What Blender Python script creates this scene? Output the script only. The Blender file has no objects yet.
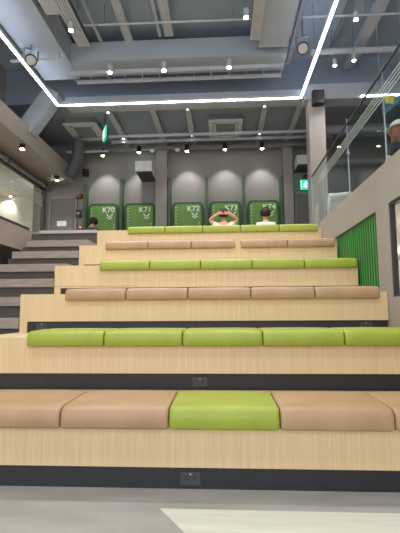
import bpy, bmesh, math, random
from mathutils import Vector, Matrix, noise
random.seed(7)
S = bpy.context.scene
C = S.collection
PI = math.pi

# ------------------------------------------------------------------ camera model
F, PITCH, YAW, ROLL, CZ = 415.7, .1062, .0536, .0057, .972
_cy, _sy, _cp, _sp = math.cos(YAW), math.sin(YAW), math.cos(PITCH), math.sin(PITCH)
R0 = Vector((_cy, _sy, 0)); FH = Vector((-_sy, _cy, 0))
FW = FH*_cp + Vector((0, 0, _sp)); U0 = FH*-_sp + Vector((0, 0, _cp))
CR = R0*math.cos(ROLL) - U0*math.sin(ROLL); CU = R0*math.sin(ROLL) + U0*math.cos(ROLL)
EYE = Vector((0, 0, CZ))
def at(px, py, x=None, y=None, z=None):
    """point in the room where the sight line of a pixel meets the plane x=, y= or z="""
    d = FW + CR*((px-200)/F) + CU*((266.5-py)/F)
    if x is not None: t = x/d.x
    elif y is not None: t = y/d.y
    else: t = (z-CZ)/d.z
    return EYE + d*t

cam = bpy.data.cameras.new('camera'); co = bpy.data.objects.new('camera', cam); C.objects.link(co)
m = Matrix((CR, CU, -FW)).transposed().to_4x4(); m.translation = EYE
co.matrix_world = m
cam.sensor_width = 36; cam.lens = F/533*36; cam.clip_start = .05; cam.clip_end = 100
S.camera = co

# ------------------------------------------------------------------ materials
def lin(c):
    return tuple(((v/255)/12.92 if v/255 <= .04045 else ((v/255+.055)/1.055)**2.4) for v in c) + (1,)
def mat(name, rgb, rough=.6, rgb2=None, scale=(8, 8, 8), detail=3, metal=0, bump=0, spec=.5, ramp=(.35, .65)):
    M = bpy.data.materials.new(name); M.use_nodes = True
    nt = M.node_tree; b = nt.nodes['Principled BSDF']
    b.inputs['Roughness'].default_value = rough; b.inputs['Metallic'].default_value = metal
    b.inputs['Specular IOR Level'].default_value = spec
    b.inputs['Base Color'].default_value = lin(rgb)
    if rgb2 is None: rgb2 = tuple(max(0, v*.94) for v in rgb)
    tc = nt.nodes.new('ShaderNodeTexCoord'); mp = nt.nodes.new('ShaderNodeMapping')
    mp.inputs['Scale'].default_value = scale
    n = nt.nodes.new('ShaderNodeTexNoise'); n.inputs['Scale'].default_value = 1; n.inputs['Detail'].default_value = detail
    r = nt.nodes.new('ShaderNodeValToRGB')
    r.color_ramp.elements[0].position = ramp[0]; r.color_ramp.elements[1].position = ramp[1]
    r.color_ramp.elements[0].color = lin(rgb2); r.color_ramp.elements[1].color = lin(rgb)
    L = nt.links.new
    L(tc.outputs['Object'], mp.inputs['Vector']); L(mp.outputs['Vector'], n.inputs['Vector'])
    L(n.outputs['Fac'], r.inputs['Fac']); L(r.outputs['Color'], b.inputs['Base Color'])
    if bump:
        bp = nt.nodes.new('ShaderNodeBump'); bp.inputs['Strength'].default_value = bump; bp.inputs['Distance'].default_value = .01
        L(n.outputs['Fac'], bp.inputs['Height']); L(bp.outputs['Normal'], b.inputs['Normal'])
    return M
def emit(name, rgb, strength):
    M = bpy.data.materials.new(name); M.use_nodes = True
    b = M.node_tree.nodes['Principled BSDF']
    b.inputs['Base Color'].default_value = lin(rgb)
    b.inputs['Emission Color'].default_value = lin(rgb); b.inputs['Emission Strength'].default_value = strength
    return M
def glass(name, tint, refl=.08, rough=.02):
    M = bpy.data.materials.new(name); M.use_nodes = True
    nt = M.node_tree; nt.nodes.remove(nt.nodes['Principled BSDF'])
    o = nt.nodes['Material Output']; t = nt.nodes.new('ShaderNodeBsdfTransparent'); g = nt.nodes.new('ShaderNodeBsdfGlossy')
    t.inputs['Color'].default_value = tint; g.inputs['Roughness'].default_value = rough
    x = nt.nodes.new('ShaderNodeMixShader'); x.inputs['Fac'].default_value = refl
    nt.links.new(t.outputs[0], x.inputs[1]); nt.links.new(g.outputs[0], x.inputs[2]); nt.links.new(x.outputs[0], o.inputs['Surface'])
    return M

M = {}
M['wood'] = mat('oak_veneer', (223, 197, 154), .5, (211, 183, 139), (80, 80, 2.2), 5, ramp=(.3, .7))
M['woodtop'] = mat('oak_veneer_top', (223, 197, 154), .5, (211, 183, 139), (2.2, 80, 80), 5, ramp=(.3, .7))
M['kick'] = mat('black_laminate', (43, 44, 47), .5)
M['tan'] = mat('tan_vinyl', (180, 146, 111), .42, (171, 137, 103), (5, 5, 5), 4, bump=.05)
M['green'] = mat('lime_vinyl', (156, 170, 58), .42, (149, 163, 52), (5, 5, 5), 4, bump=.05)
M['floor'] = mat('grey_vinyl_floor', (174, 171, 165), .42, (160, 157, 151), (2.5, 9, 4), 6)
M['mat'] = mat('cream_vinyl', (218, 217, 204), .5, (209, 208, 194), (3, 40, 3), 4)
M['soffit'] = mat('warm_grey_soffit', (168, 158, 150), .85, (161, 151, 143), (1.5, 1.5, 1.5), 5)
M['wall'] = mat('grey_plaster', (150, 145, 140), .85, (143, 138, 133), (1.5, 1.5, 1.5), 5)
M['backwall'] = mat('grey_panel_wall', (136, 134, 132), .85, (130, 128, 126), (1.2, 1.2, 1.2), 4)
M['parapet'] = mat('warm_grey_plaster', (164, 158, 152), .8, (157, 151, 145), (2, 2, 2), 5)
M['ceil'] = mat('hazy_blue_grey_ceiling', (160, 175, 192), .9, (150, 165, 182), (1, 1, 1), 4)  # raised bluish tone puts lens haze into the ceiling colour
M['ceild'] = mat('hazy_dark_grey_ceiling', (142, 152, 165), .9, (134, 144, 157), (1, 1, 1), 4)  # lifted as well, so the rear ceiling colour carries haze
M['duct'] = mat('painted_duct', (168, 175, 184), .6, (160, 167, 176), (1.4, 1.4, 1.4), 4)
M['batten'] = mat('light_grey_metal', (184, 187, 191), .5, (176, 179, 184), (3, 3, 3))
M['pipe'] = mat('dark_grey_pipe', (130, 133, 138), .5)
M['flex'] = mat('flexible_duct_grey', (82, 84, 89), .6)
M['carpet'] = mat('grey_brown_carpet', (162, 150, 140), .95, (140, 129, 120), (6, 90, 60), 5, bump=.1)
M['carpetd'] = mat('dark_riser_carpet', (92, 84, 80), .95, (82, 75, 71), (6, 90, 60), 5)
M['nosing'] = mat('pale_grey_nosing', (186, 182, 178), .6)
M['slabedge'] = mat('taupe_plaster', (152, 140, 131), .8, (146, 134, 126), (2, 2, 2), 4)
M['panel'] = mat('green_panel', (104, 146, 66), .6, (97, 139, 61), (6, 6, 1), 4)
M['paneld'] = mat('dark_green_trim', (52, 84, 42), .6)
M['fin'] = mat('grey_green_fin', (70, 92, 60), .6)
M['slat'] = mat('green_slat', (66, 150, 70), .55, (56, 136, 60), (12, 12, 2), 3)
M['slatd'] = mat('deep_green_backing', (14, 62, 24), .7)
M['white'] = mat('white_paint', (232, 232, 226), .6, (226, 226, 220))
M['paper'] = mat('white_paper', (236, 234, 228), .8, (230, 228, 222))
M['black'] = mat('black_plastic', (24, 24, 26), .45)
M['dark'] = mat('charcoal_metal', (52, 54, 58), .45)
M['steel'] = mat('brushed_steel', (150, 152, 154), .35, (140, 142, 144), (4, 4, 60), 3, metal=.7)
M['door'] = mat('grey_door_laminate', (118, 112, 108), .6, (112, 107, 103), (3, 3, 1), 3)
M['outlet'] = mat('grey_plastic', (70, 72, 75), .5)
M['red'] = mat('red_plastic', (170, 48, 36), .45)
M['acwhite'] = mat('off_white_plastic', (206, 208, 210), .5)
M['room'] = mat('cream_wall', (206, 200, 186), .8, (200, 194, 180), (2, 2, 2), 3)
M['roomd'] = mat('dark_joint', (120, 112, 100), .8)
M['chair'] = mat('white_chair_plastic', (228, 228, 224), .4)
M['skin'] = mat('skin', (206, 160, 128), .6, (198, 150, 118), (20, 20, 20), 3)
M['hairdark'] = mat('dark_brown_hair', (44, 34, 28), .6, (30, 23, 19), (60, 60, 12), 4, bump=.4)
M['hairred'] = mat('chestnut_hair', (156, 92, 56), .5, (84, 46, 28), (60, 60, 8), 4, bump=.4)
M['blueshirt'] = mat('dusty_blue_cotton', (58, 84, 112), .9, (48, 72, 98), (30, 30, 30), 4)
M['creamshirt'] = mat('cream_cotton', (228, 220, 204), .9, (218, 208, 190), (30, 30, 30), 4)
M['whiteshirt'] = mat('white_cotton', (226, 222, 216), .9, (214, 210, 204), (30, 30, 30), 4)
M['trousers'] = mat('dark_denim', (46, 50, 62), .9, (38, 42, 54), (40, 40, 40), 4)
M['bluecloth'] = mat('steel_blue_cloth', (128, 172, 200), .85, (116, 160, 188), (20, 20, 20), 4)
M['yellow'] = mat('yellow_felt', (226, 204, 110), .8, (214, 190, 96))
M['etch'] = glass('etched_white_film', (.9, .95, .94, 1), .5, 1)
_nt = M['etch'].node_tree; _g = [n for n in _nt.nodes if n.type == 'BSDF_GLOSSY'][0]; _d = _nt.nodes.new('ShaderNodeBsdfDiffuse'); _d.inputs['Color'].default_value = (.75, .82, .8, 1)
_nt.links.new(_d.outputs[0], [n for n in _nt.nodes if n.type == 'MIX_SHADER'][0].inputs[2]); _nt.nodes.remove(_g)
M['glass'] = glass('clear_glass', (.90, .95, .94, 1), .07)
M['glassw'] = glass('window_glass', (.93, .95, .94, 1), .05)
M['led'] = emit('led_diffuser', (255, 250, 244), 14)
M['ledfill'] = emit('added_led_uplight', (225, 238, 255), 15)  # glow added on top of the LED runs to brighten the ceiling
M['lamp'] = emit('lamp_glow', (255, 238, 214), 40)
M['lampw'] = emit('lamp_glow_cool', (255, 250, 244), 30)
M['lamps'] = emit('small_lamp_glow', (250, 250, 250), 14)
M['exit'] = emit('exit_green', (40, 190, 150), 1.1)
M['exitw'] = emit('exit_white', (235, 255, 245), 1.6)

# ------------------------------------------------------------------ mesh helpers
class MB:
    def __init__(self): self.bm = bmesh.new()
    def box(self, x0, x1, y0, y1, z0, z1, rot=None, bev=0):
        r = bmesh.ops.create_cube(self.bm, size=1)
        vs = r['verts']
        c = Vector(((x0+x1)/2, (y0+y1)/2, (z0+z1)/2))
        for v in vs:
            p = Vector((v.co.x*(x1-x0), v.co.y*(y1-y0), v.co.z*(z1-z0)))
            if rot is not None: p = rot @ p
            v.co = p + c
        if bev:
            es = list({e for v in vs for e in v.link_edges})
            bmesh.ops.bevel(self.bm, geom=es, offset=bev, segments=2, affect='EDGES', profile=.5)
        return self
    def tube(self, a, b, r, r2=None, seg=12):
        a, b = Vector(a), Vector(b); d = b-a
        res = bmesh.ops.create_cone(self.bm, cap_ends=True, segments=seg, radius1=r, radius2=r if r2 is None else r2, depth=d.length)
        q = d.to_track_quat('Z', 'Y').to_matrix()
        for v in res['verts']: v.co = q @ v.co + (a+b)/2
        return self
    def bar(self, a, b, w, h, up=(0, 0, 1)):
        a, b = Vector(a), Vector(b); d = (b-a).normalized(); up = Vector(up)
        s = d.cross(up).normalized(); u = s.cross(d)
        r = bmesh.ops.create_cube(self.bm, size=1)
        for v in r['verts']:
            v.co = (a+b)/2 + d*(v.co.x*(b-a).length) + s*(v.co.y*w) + u*(v.co.z*h)
        return self
    def path(self, pts, r, seg=10):
        pts = [Vector(p) for p in pts]; rings = []
        for i, p in enumerate(pts):
            t = (pts[min(i+1, len(pts)-1)]-pts[max(i-1, 0)]).normalized()
            s = t.cross(Vector((0.13, .31, 1))).normalized(); u = s.cross(t)
            rr = r[i] if isinstance(r, (list, tuple)) else r
            rings.append([self.bm.verts.new(p + s*rr*math.cos(2*PI*k/seg) + u*rr*math.sin(2*PI*k/seg)) for k in range(seg)])
        for A, B in zip(rings, rings[1:]):
            for k in range(seg): self.bm.faces.new((A[k], A[(k+1) % seg], B[(k+1) % seg], B[k]))
        self.bm.faces.new(rings[0][::-1]); self.bm.faces.new(rings[-1])
        return self
    def ball(self, c, r, sub=2, seg=None):
        res = bmesh.ops.create_uvsphere(self.bm, u_segments=16, v_segments=10, radius=1)
        r = Vector(r) if hasattr(r, '__len__') else Vector((r, r, r))
        for v in res['verts']: v.co = Vector((v.co.x*r.x, v.co.y*r.y, v.co.z*r.z)) + Vector(c)
        return self
    def prism(self, pts, d):
        """closed polygon of 3-D points pushed along d"""
        d = Vector(d); A = [self.bm.verts.new(p) for p in pts]; B = [self.bm.verts.new(Vector(p)+d) for p in pts]
        n = len(A); self.bm.faces.new(A[::-1]); self.bm.faces.new(B)
        for i in range(n): self.bm.faces.new((A[i], A[(i+1) % n], B[(i+1) % n], B[i]))
        return self
    def build(self, name, m, parent=None, loc=None, smooth=False):
        bmesh.ops.recalc_face_normals(self.bm, faces=self.bm.faces)
        me = bpy.data.meshes.new(name); self.bm.to_mesh(me); self.bm.free()
        me.materials.append(m)
        if smooth:
            for p in me.polygons: p.use_smooth = True
        o = bpy.data.objects.new(name, me); C.objects.link(o)
        if parent is not None: o.parent = parent
        if loc is not None: o.location = loc
        return o
def tag(o, label=None, cat=None, group=None, kind=None):
    if label: o['label'] = label
    if cat: o['category'] = cat
    if group: o['group'] = group
    if kind: o['kind'] = kind
    return o
def thing(name, label, cat, loc=(0, 0, 0), group=None, rotz=0):
    o = bpy.data.objects.new(name, None); C.objects.link(o); o.location = loc; o.rotation_euler.z = rotz
    o.empty_display_size = .1
    return tag(o, label, cat, group)
def struct(name, mb, m, parent=None):
    o = mb.build(name, m, parent)
    if parent is None: o['kind'] = 'structure'
    return o
def copy_tree(o, parent=None):
    c = o.copy(); C.objects.link(c)
    if parent is not None: c.parent = parent
    for ch in list(o.children): copy_tree(ch, c)
    return c
def light(kind, loc, energy, color=(1, .955, .89), size=.05, target=None, parent=None, spot=60, blend=.6):
    d = bpy.data.lights.new('lamp_light', kind); d.energy = energy; d.color = color
    if kind == 'SPOT': d.spot_size = math.radians(spot); d.spot_blend = blend; d.shadow_soft_size = size
    elif kind == 'POINT': d.shadow_soft_size = size
    o = bpy.data.objects.new('lamp_light', d); C.objects.link(o); o.location = loc
    if target is not None: o.rotation_euler = (Vector(target)-Vector(loc)).to_track_quat('-Z', 'Y').to_euler()
    if parent is not None: o.parent = parent; 
    return o

# ------------------------------------------------------------------ levels
D1, DT, RT = 2.385, .82, .373            # face of first tier, tier depth, tier rise
def wy(k): return (2.362 if k == 0 else D1 + DT*k)
def wt(k): return (.378 if k == 0 else .398 + RT*k)
XL, XR = -1.998, 1.555                    # ends of the tiers
LAND = 2.27
YB = 11.4                                # back wall
XW = -5.0                                # left wall
XE = -3.08                               # edge of the gallery left of the stairs
CE, CB = 6.6, 5.75                       # ceilings

# ------------------------------------------------------------------ shell
struct('floor', MB().box(-6, 6.5, -3.5, 11.6, -.12, 0), M['floor'])
def up(x0, x1, y0, y1, z0, z1): return MB().box(x0, x1, y0, y1, z0, z1)
b = up(XW, XE, 1.2, YB, 1.915, LAND).box(XE+.001, XL-.0, 6.55, YB, LAND-.2, LAND)
b.box(XL, XR+.199, wy(6)+.002, YB, LAND-.2, LAND)
struct('floor_landing', b, M['slabedge'])
struct('floor_mezzanine', up(XR+.2, 6.5, -3, YB, 1.98, LAND), M['slabedge'])
struct('ceiling', up(-6, 6.7, -3.5, 8.95, CE, CE+.15), M['ceil'])
struct('ceiling_rear', up(-6, 6.7, 8.95, YB+.2, CB, CB+.12).box(-6, 6.7, 8.95, 9.07, CB+.12, CE+.15), M['ceild'])
# back wall with recess of two doors left as closed surface
struct('wall_back', up(-5.4, 6.7, YB, YB+.2, 0, CB), M['backwall'])
# left wall, window opening y 3..11.1, z 2.35..4.52
b = up(XW-.2, XW, -3.5, 11.4, 0, 2.35).box(XW-.2, XW, -3.5, 11.4, 4.47, CE).box(XW-.2, XW, 11.32, 11.4, 2.35, 4.47).box(XW-.2, XW, -3.5, 3.0, 2.35, 4.47)
struct('wall_left', b, M['slabedge'])
struct('bulkhead_beam', up(XW, -4.24, 2.0, YB, 4.62, 5.05), M['soffit'])
# right wall with openings: window y 1.2..3.91 z 1.09..1.965 ; recess y 4.2..wy(5), z ..1.95
PT = 2.368
b = MB()
b.box(XR+.005, XR+.2, -3, 6.6, 1.965, PT)
b.box(XR+.005, XR+.06, 3.91, 4.225, 0, 1.965)
b.box(XR+.005, XR+.06, -3, 3.91, 0, 1.09)
b.box(XR+.005, XR+.06, -3, 1.2, 1.09, 1.965)
b.box(XR+.005, XR+.2, 4.225, 6.6, 0, .9)
b.box(XR+.005, XR+.2, 5.75, 6.6, .9, 1.965)
b.box(XR+.06, XR+.09, 4.20, 5.77, .88, 1.965)
struct('wall_right', b, M['parapet'])
struct('wall_mezzanine', up(6.5, 6.7, -3, YB, 0, CE), M['wall'])
# room behind the lower right window
struct('wall_lower_room', up(3.6, 3.7, -2, YB, 0, 1.979), M['room'])
# room behind the left window
b = up(-7.6, -7.5, 3, 13.2, 2.0, 4.8).box(-7.6, XW-.2, 13.1, 13.2, 2.0, 4.8)
for y in (4.6, 6.2, 7.8, 9.4, 11.0, 12.4): b.box(-7.5, -7.49, y, y+.03, 2.1, 4.8)
struct('wall_side_room', b, M['room'])
struct('ceiling_side_room', up(-7.6, XW-.2, 3, 13.2, 4.8, 4.9), M['room'])
struct('floor_side_room', up(-7.6, XW-.2, 3, 13.2, 1.95, 2.0), M['room'])
# column and beams
struct('column', up(1.89, 2.23, 8.62, 8.94, LAND, 5.46), M['parapet'])
struct('beam_front', up(-3.42, 1.80, 8.586, 8.94, 5.50, 5.69), M['duct'])
struct('beam_right', up(1.80, 6.5, 8.586, 8.94, 5.46, 5.80), M['duct'])
struct('pillar', up(-1.815, -1.50, YB-.28, YB, LAND, CB), M['wall'])
struct('pillar', up(1.70, 1.95, YB-.28, YB, LAND, CB), M['wall'])
struct('beam_rear', up(-4.2, 3.0, 11.0, 11.12, 5.42, 5.50).box(-4.2, -4.14, 11.02, 11.1, 5.5, CB).box(2.9, 2.96, 11.02, 11.1, 5.5, CB), M['pipe'])

# windows
def window(name, x, y0, y1, z0, z1, fw, stripes, mull=(), dp=.05):
    w = bpy.data.objects.new(name, None); C.objects.link(w); w['kind'] = 'structure'
    b = MB()
    for a in ((y0, y1, z0, z0+fw), (y0, y1, z1-fw, z1), (y0, y0+fw, z0+fw, z1-fw), (y1-fw, y1, z0+fw, z1-fw)):
        b.box(x-dp, x+dp, *a)
    for y in mull: b.box(x-dp*.8, x+dp*.8, y-.025, y+.025, z0+fw, z1-fw)
    b.build('window_frame', M['dark'], w)
    up(x-.006, x+.006, y0+fw, y1-fw, z0+fw, z1-fw).build('pane', M['glassw'], w)
    if stripes:
        for z in stripes: up(x+.0075, x+.0095, y0+fw, y1-fw, z, z+.03).build('etched_stripe', M['etch'], w)
    return w
window('window_1', XW-.06, 3.0, 11.32, 2.35, 4.47, .06, [3.92, 3.99, 4.06, 4.13, 4.20])
window('window_2', XR+.036, 1.2, 3.91, 1.09, 1.965, .03, None, (2.6,), .022)
tag(struct('trim_1', up(XW, XW+.02, 2.9, 11.38, 4.47, 4.58), M['dark']))

tag(struct('trim_2', up(XE-.03, XE+.004, 1.2, 6.4, LAND+.0005, LAND+.035), M['dark']))
# slatted green panel in the right wall
t = thing('slatted_wall_panel', 'bright green slatted panel set in the grey right wall beside the upper tiers', 'wall panel', (XR+.045, 4.98, .9))
up(-.012, .012, -.75, .75, 0, 1.06).build('backing', M['slatd'], t)
for i in range(20):
    y = -.72 + i*1.44/19
    up(-.0165, -.0125, y-.019, y+.019, 0.002, 1.055).build('slat', M['slat'], t)

# ------------------------------------------------------------------ tiers
tier_lab = ['lowest pale wood seating tier standing on the grey floor', 'second pale wood seating tier from the floor, under lime green pads all along',
            'third pale wood seating tier from the floor, its left end panel beside the lower stairs', 'fourth pale wood seating tier from the floor, with a joint line on its front',
            'fifth pale wood seating tier from the floor, its tan pads in two runs', 'topmost pale wood seating tier against the landing']
for k in range(6):
    y0, y1, zt, zb = wy(k), wy(k+1), wt(k), (0 if k == 0 else wt(k-1))
    t = thing('seating_tier', tier_lab[k], 'bench tier', (0, y0, zb), 'wooden seating tiers')
    H = zt-zb; kh = .122 if k == 0 else .122 if k == 1 else .105
    e = .075
    # top slab, reaching back to the next face
    up(XL, XR, 0.02, y1-y0-.001 if k < 5 else y1-y0, H-.02, H).build('seat_top', M['woodtop'], t)
    lx = XL if k else XL
    fp = MB().box(XL, XR, 0, .02, kh, H)
    if 0 < k: fp.box(XL, XL+e, 0, .02, 0, kh)
    fp.build('front_panel', M['wood'], t)
    up(XL+(e if k else 0), XR-.002, .03, .05, 0, kh).build('kick_board', M['kick'], t)
    up(XL, XL+.02, .021, y1-y0-.002, -zb + .001 if k == 0 else -zb, H-.021).build('end_panel', M['wood'], t)
    if k == 3: up(XL+.002, XL+1.0, -.0015, 0, .1235+.0, .127).build('joint_line', M['roomd'], t)
    if k == 5: up(XL, XR, y1-y0-.02, y1-y0-.001, -.3, H-.021).build('rear_panel', M['wood'], t)

# ------------------------------------------------------------------ cushions
def cushion_mesh(w, rise=0):
    # profile in (y,z): 0,0 is the front top edge of the wood
    prof = [(-.003, -.064), (-.036, -.064), (-.045, -.052), (-.046, .0), (-.040, .026), (-.024, .043), (.004, .051), (.22, .0545), (.425, .0535), (.455, .047), (.465, .030), (.465, .001), (.2, .001), (-.003, .001)]
    prof = [(a, b if b == .001 else b+rise) for a, b in prof]
    n = len(prof)
    cy = sum(p[0] for p in prof)/n; cz = .01
    bm = bmesh.new(); rings = []
    xs = [0, .002, .007, .018, .08, w*.3, w*.5, w*.7, w-.08, w-.018, w-.007, w-.002, w]
    for x in xs:
        d = min(x, w-x)
        s = 0 if d >= .018 else (1-math.sqrt(max(0, 1-((.018-d)/.018)**2)))
        ring = []
        for i, (py, pz) in enumerate(prof):
            yy, zz = py, pz
            if 1 <= i <= 5: yy += s*.013
            if 4 <= i <= 10: zz -= s*.010
            if 8 <= i <= 11: yy -= s*.010
            if i in (0, 1): zz += s*.010 if i == 1 else 0
            puff = .003*math.sin(PI*min(1, max(0, x/w))) if 5 <= i <= 9 else 0
            ring.append(bm.verts.new((x, yy, zz+puff)))
        rings.append(ring)
    for A, B in zip(rings, rings[1:]):
        for i in range(n): bm.faces.new((A[i], A[(i+1) % n], B[(i+1) % n], B[i]))
    for r in (rings[0], rings[-1]):
        bm.faces.new(r)
    bmesh.ops.triangulate(bm, faces=[f for f in bm.faces if len(f.verts) > 4])
    bmesh.ops.recalc_face_normals(bm, faces=bm.faces)
    me = bpy.data.meshes.new('seat_cushion'); bm.to_mesh(me); bm.free()
    for p in me.polygons: p.use_smooth = True
    return me
ORD = ['first', 'second', 'third', 'fourth', 'fifth']
rows = [
    ([-1.507+.603*i for i in range(6)], 'ttgtt', 0),
    ([-1.512+.603*i for i in range(6)], 'ggggg', 0),
    ([-1.538+.603*i for i in range(6)], 'ttttt', 0),
    ([-1.448+.5985*i for i in range(6)], 'ggggg', 0),
    ([-1.62, -1.02, -.42, .18, .255, .888, 1.52], 'ttt-tt', 0),
    ([-1.497+.598*i for i in range(6)], 'ggggg', 0),
]
rowname = ['the lowest tier', 'the second tier up', 'the third tier up', 'the fourth tier up', 'the fifth tier up', 'the topmost tier']
meshes = {}
for k, (xs, cols, _) in enumerate(rows):
    j = 0; cnt = len(cols.replace('-', ''))
    for i, c in enumerate(cols):
        if c == '-': continue
        x0, x1 = xs[i]+.003, xs[i+1]-.003
        w = round(x1-x0, 3)
        key = (w, c, k == 0)
        if key not in meshes:
            me = cushion_mesh(w, .018 if k == 0 else 0); me.materials.append(M['tan' if c == 't' else 'green']); meshes[key] = me
        o = bpy.data.objects.new('seat_cushion', meshes[key]); C.objects.link(o)
        o.location = (x0, wy(k), wt(k))
        cn = 'tan' if c == 't' else 'lime green'
        if k == 0: lab = ['tan seat cushion at the left end of the lowest tier, cut by the picture edge', 'tan seat cushion just left of the only green one on the lowest tier',
                          'single lime green seat cushion on the lowest tier between tan ones', 'tan seat cushion just right of the only green one on the lowest tier', 'tan seat cushion at the right end of the lowest tier beside the wall'][i]
        elif k == 4: lab = ['tan cushion at the left end of the fifth tier up', 'tan cushion second from the left end on the fifth tier up', 'tan cushion just left of the gap in the row on the fifth tier up', '', 'tan cushion just right of the gap in the row on the fifth tier up', 'tan cushion beside the right wall on the fifth tier up'][i]
        elif i == 0: lab = f'{cn} seat cushion at the stair end of {rowname[k]}'
        elif i == 4: lab = f'{cn} seat cushion at the grey wall end of {rowname[k]}'
        elif i == 2: lab = f'{cn} seat cushion in the middle of the five on {rowname[k]}'
        else: lab = f'{cn} seat cushion on {rowname[k]}, second from its {"stair" if i == 1 else "grey wall"} end'
        tag(o, lab, 'cushion', f'{"mixed" if k == 0 else cn} cushions on {rowname[k]}')
        j += 1

# outlets in the kick boards
def outlet(px, py, k, lab):
    p = at(px, py, y=wy(k)+.03)
    zb = 0 if k == 0 else wt(k-1)
    t = thing('power_outlet', lab, 'power outlet', (p.x, wy(k)+.03, zb+.056), 'outlets in the black kick boards')
    up(-.055, .055, -.006, 0, -.035, .035).build('face_plate', M['outlet'], t)
    for s in (-1, 1):
        b = MB()
        for dx, dz in ((-.008, 0), (.008, 0), (0, .012)): b.box(s*.025+dx-.0025, s*.025+dx+.0025, -.0085, -.006, dz-.005, dz+.005)
        b.build('socket', M['black'], t)
    up(-.004, .004, -.009, -.006, .02, .026).build('indicator', M['white'], t)
outlet(190.5, 480, 0, 'dark power outlet in the black kick board under the lowest tier')
outlet(200, 382, 1, 'dark power outlet in the black kick board under the second tier')
outlet(42, 326, 2, 'small dark outlet in the third kick board at its stair end')
outlet(366, 324, 2, 'small dark outlet in the third kick board at its right wall end')

# mat on the floor
A, B2, D2 = at(160, 508.5, z=.006), at(185, 533, z=.006), at(400, 513, z=.006)
dv = (B2-A)/(B2-A).length; 
q = [A, A+dv*1.35, Vector((2.0-.46, A.y+dv.y*1.35, .006)), Vector((1.54, A.y-.005, .006))]
o = MB().prism([Vector((p.x, p.y, .0005)) for p in q], (0, 0, .006)).build('floor_mat', M['mat'])
tag(o, 'cream floor mat with a slanted left end lying before the lowest tier', 'mat')

# ------------------------------------------------------------------ stairs
t = thing('staircase', 'grey-brown carpeted stairs with dark risers climbing left of the wooden tiers', 'stairs', (0, 0, 0))
SY, SZ = .41, LAND/10
for i in range(1, 11):
    y = 2.365+SY*i; z = SZ*i
    if i == 10:
        up(XE+.14, XL-.004, y, 6.548, z-.045, z+.004).build('landing_nosing', M['nosing'], t)
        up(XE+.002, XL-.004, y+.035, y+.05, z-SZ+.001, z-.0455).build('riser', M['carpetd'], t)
        break
    st = up(XE+.13, XL-.004, y, y+SY+.05, z-.098, z).build('step', M['carpet'], t)
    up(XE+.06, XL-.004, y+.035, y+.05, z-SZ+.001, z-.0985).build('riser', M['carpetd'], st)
poly = [(2.85, 0.0)]
for i in range(1, 10):
    y = 2.365+SY*i; z = SZ*i-.099
    poly += [(y+.06, z), (y+SY+.055, z)]
poly += [(6.5, 0)]
MB().prism([Vector((XE+.15, y, z)) for y, z in poly], (.06, 0, 0)).build('stringer', M['slabedge'], t)

# ------------------------------------------------------------------ booths K70..K74
def text_obj(s, size, parent, loc, m):
    cu = bpy.data.curves.new('letters', 'FONT'); cu.body = s; cu.size = size; cu.extrude = .002; cu.offset = .004
    cu.align_x = 'CENTER'; cu.space_character = 1.08
    o = bpy.data.objects.new('lettering', cu); C.objects.link(o)
    bpy.context.view_layer.update()
    me = bpy.data.meshes.new_from_object(o.evaluated_get(bpy.context.evaluated_depsgraph_get()))
    bpy.data.objects.remove(o)
    me.materials.clear(); me.materials.append(m)
    o = bpy.data.objects.new('lettering', me); C.objects.link(o); o.parent = parent
    o.location = loc; o.rotation_euler = (PI/2, 0, 0)
    return o
def rrect(x0, x1, z0, z1, r, y, n=6):
    pts = [Vector((x0, y, z0)), Vector((x1, y, z0))]
    for k in range(n+1): a = PI/2*k/n; pts.append(Vector((x1-r+r*math.cos(a), y, z1-r+r*math.sin(a))))
    for k in range(n+1): a = PI/2+PI/2*k/n; pts.append(Vector((x0+r+r*math.cos(a), y, z1-r+r*math.sin(a))))
    return pts
booths = [('70', 88.3, 118.3, 204, 'left end of the back wall'), ('71', 124.5, 155, 203.5, ''), ('72', 172.2, 203.2, 202.5, ''), ('73', 209.5, 241, 201.5, ''), ('74', 247.3, 279, 200.5, '')]
for n, pa, pb, pt, _ in booths:
    y = YB-.075
    a, c = at(pa, pt, y=y), at(pb, pt-.3, y=y)
    w = c.x-a.x; h = a.z-LAND
    t = thing('booth_panel', f'green rounded booth panel marked K{n} on the grey back wall', 'wall panel', ((a.x+c.x)/2, YB, LAND), 'green numbered panels along the back wall')
    MB().prism(rrect(-w/2, w/2, 0.0, h, .13, -.075), (0, .073, 0)).build('frame', M['paneld'], t)
    MB().prism(rrect(-w/2+.06, w/2-.06, 0.06, h-.06, .08, -.084), (0, .008, 0)).build('face', M['panel'], t)
    text_obj('K'+n, .205, t, (w/2-.275, -.0875, h-.255), M['white'])
    b = MB()
    cx, cz = w/2-.235, h-.375
    for dz in (0, -.065):
        for s in (-1, 1): b.bar((cx+s*.075, -.0875, cz+.04+dz), (cx, -.0875, cz+dz-.01), .006, .024, up=(0, 0, 1))
    for s in (-1, 1): b.bar((cx+s*.10, -.0875, cz+.075), (cx+s*.045, -.0875, cz+.045), .006, .02)
    b.build('chevron_mark', M['white'], t)
    b = MB()
    for s in (-1, 1):
        for j in range(15):
            z = .3+j*.09
            if s == 1 and z > h-.6: continue
            b.box(s*(w/2-.11)-.013, s*(w/2-.11)+.013, -.0865, -.0845, z, z+.028)
    b.build('tick_marks', M['white'], t)
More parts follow.
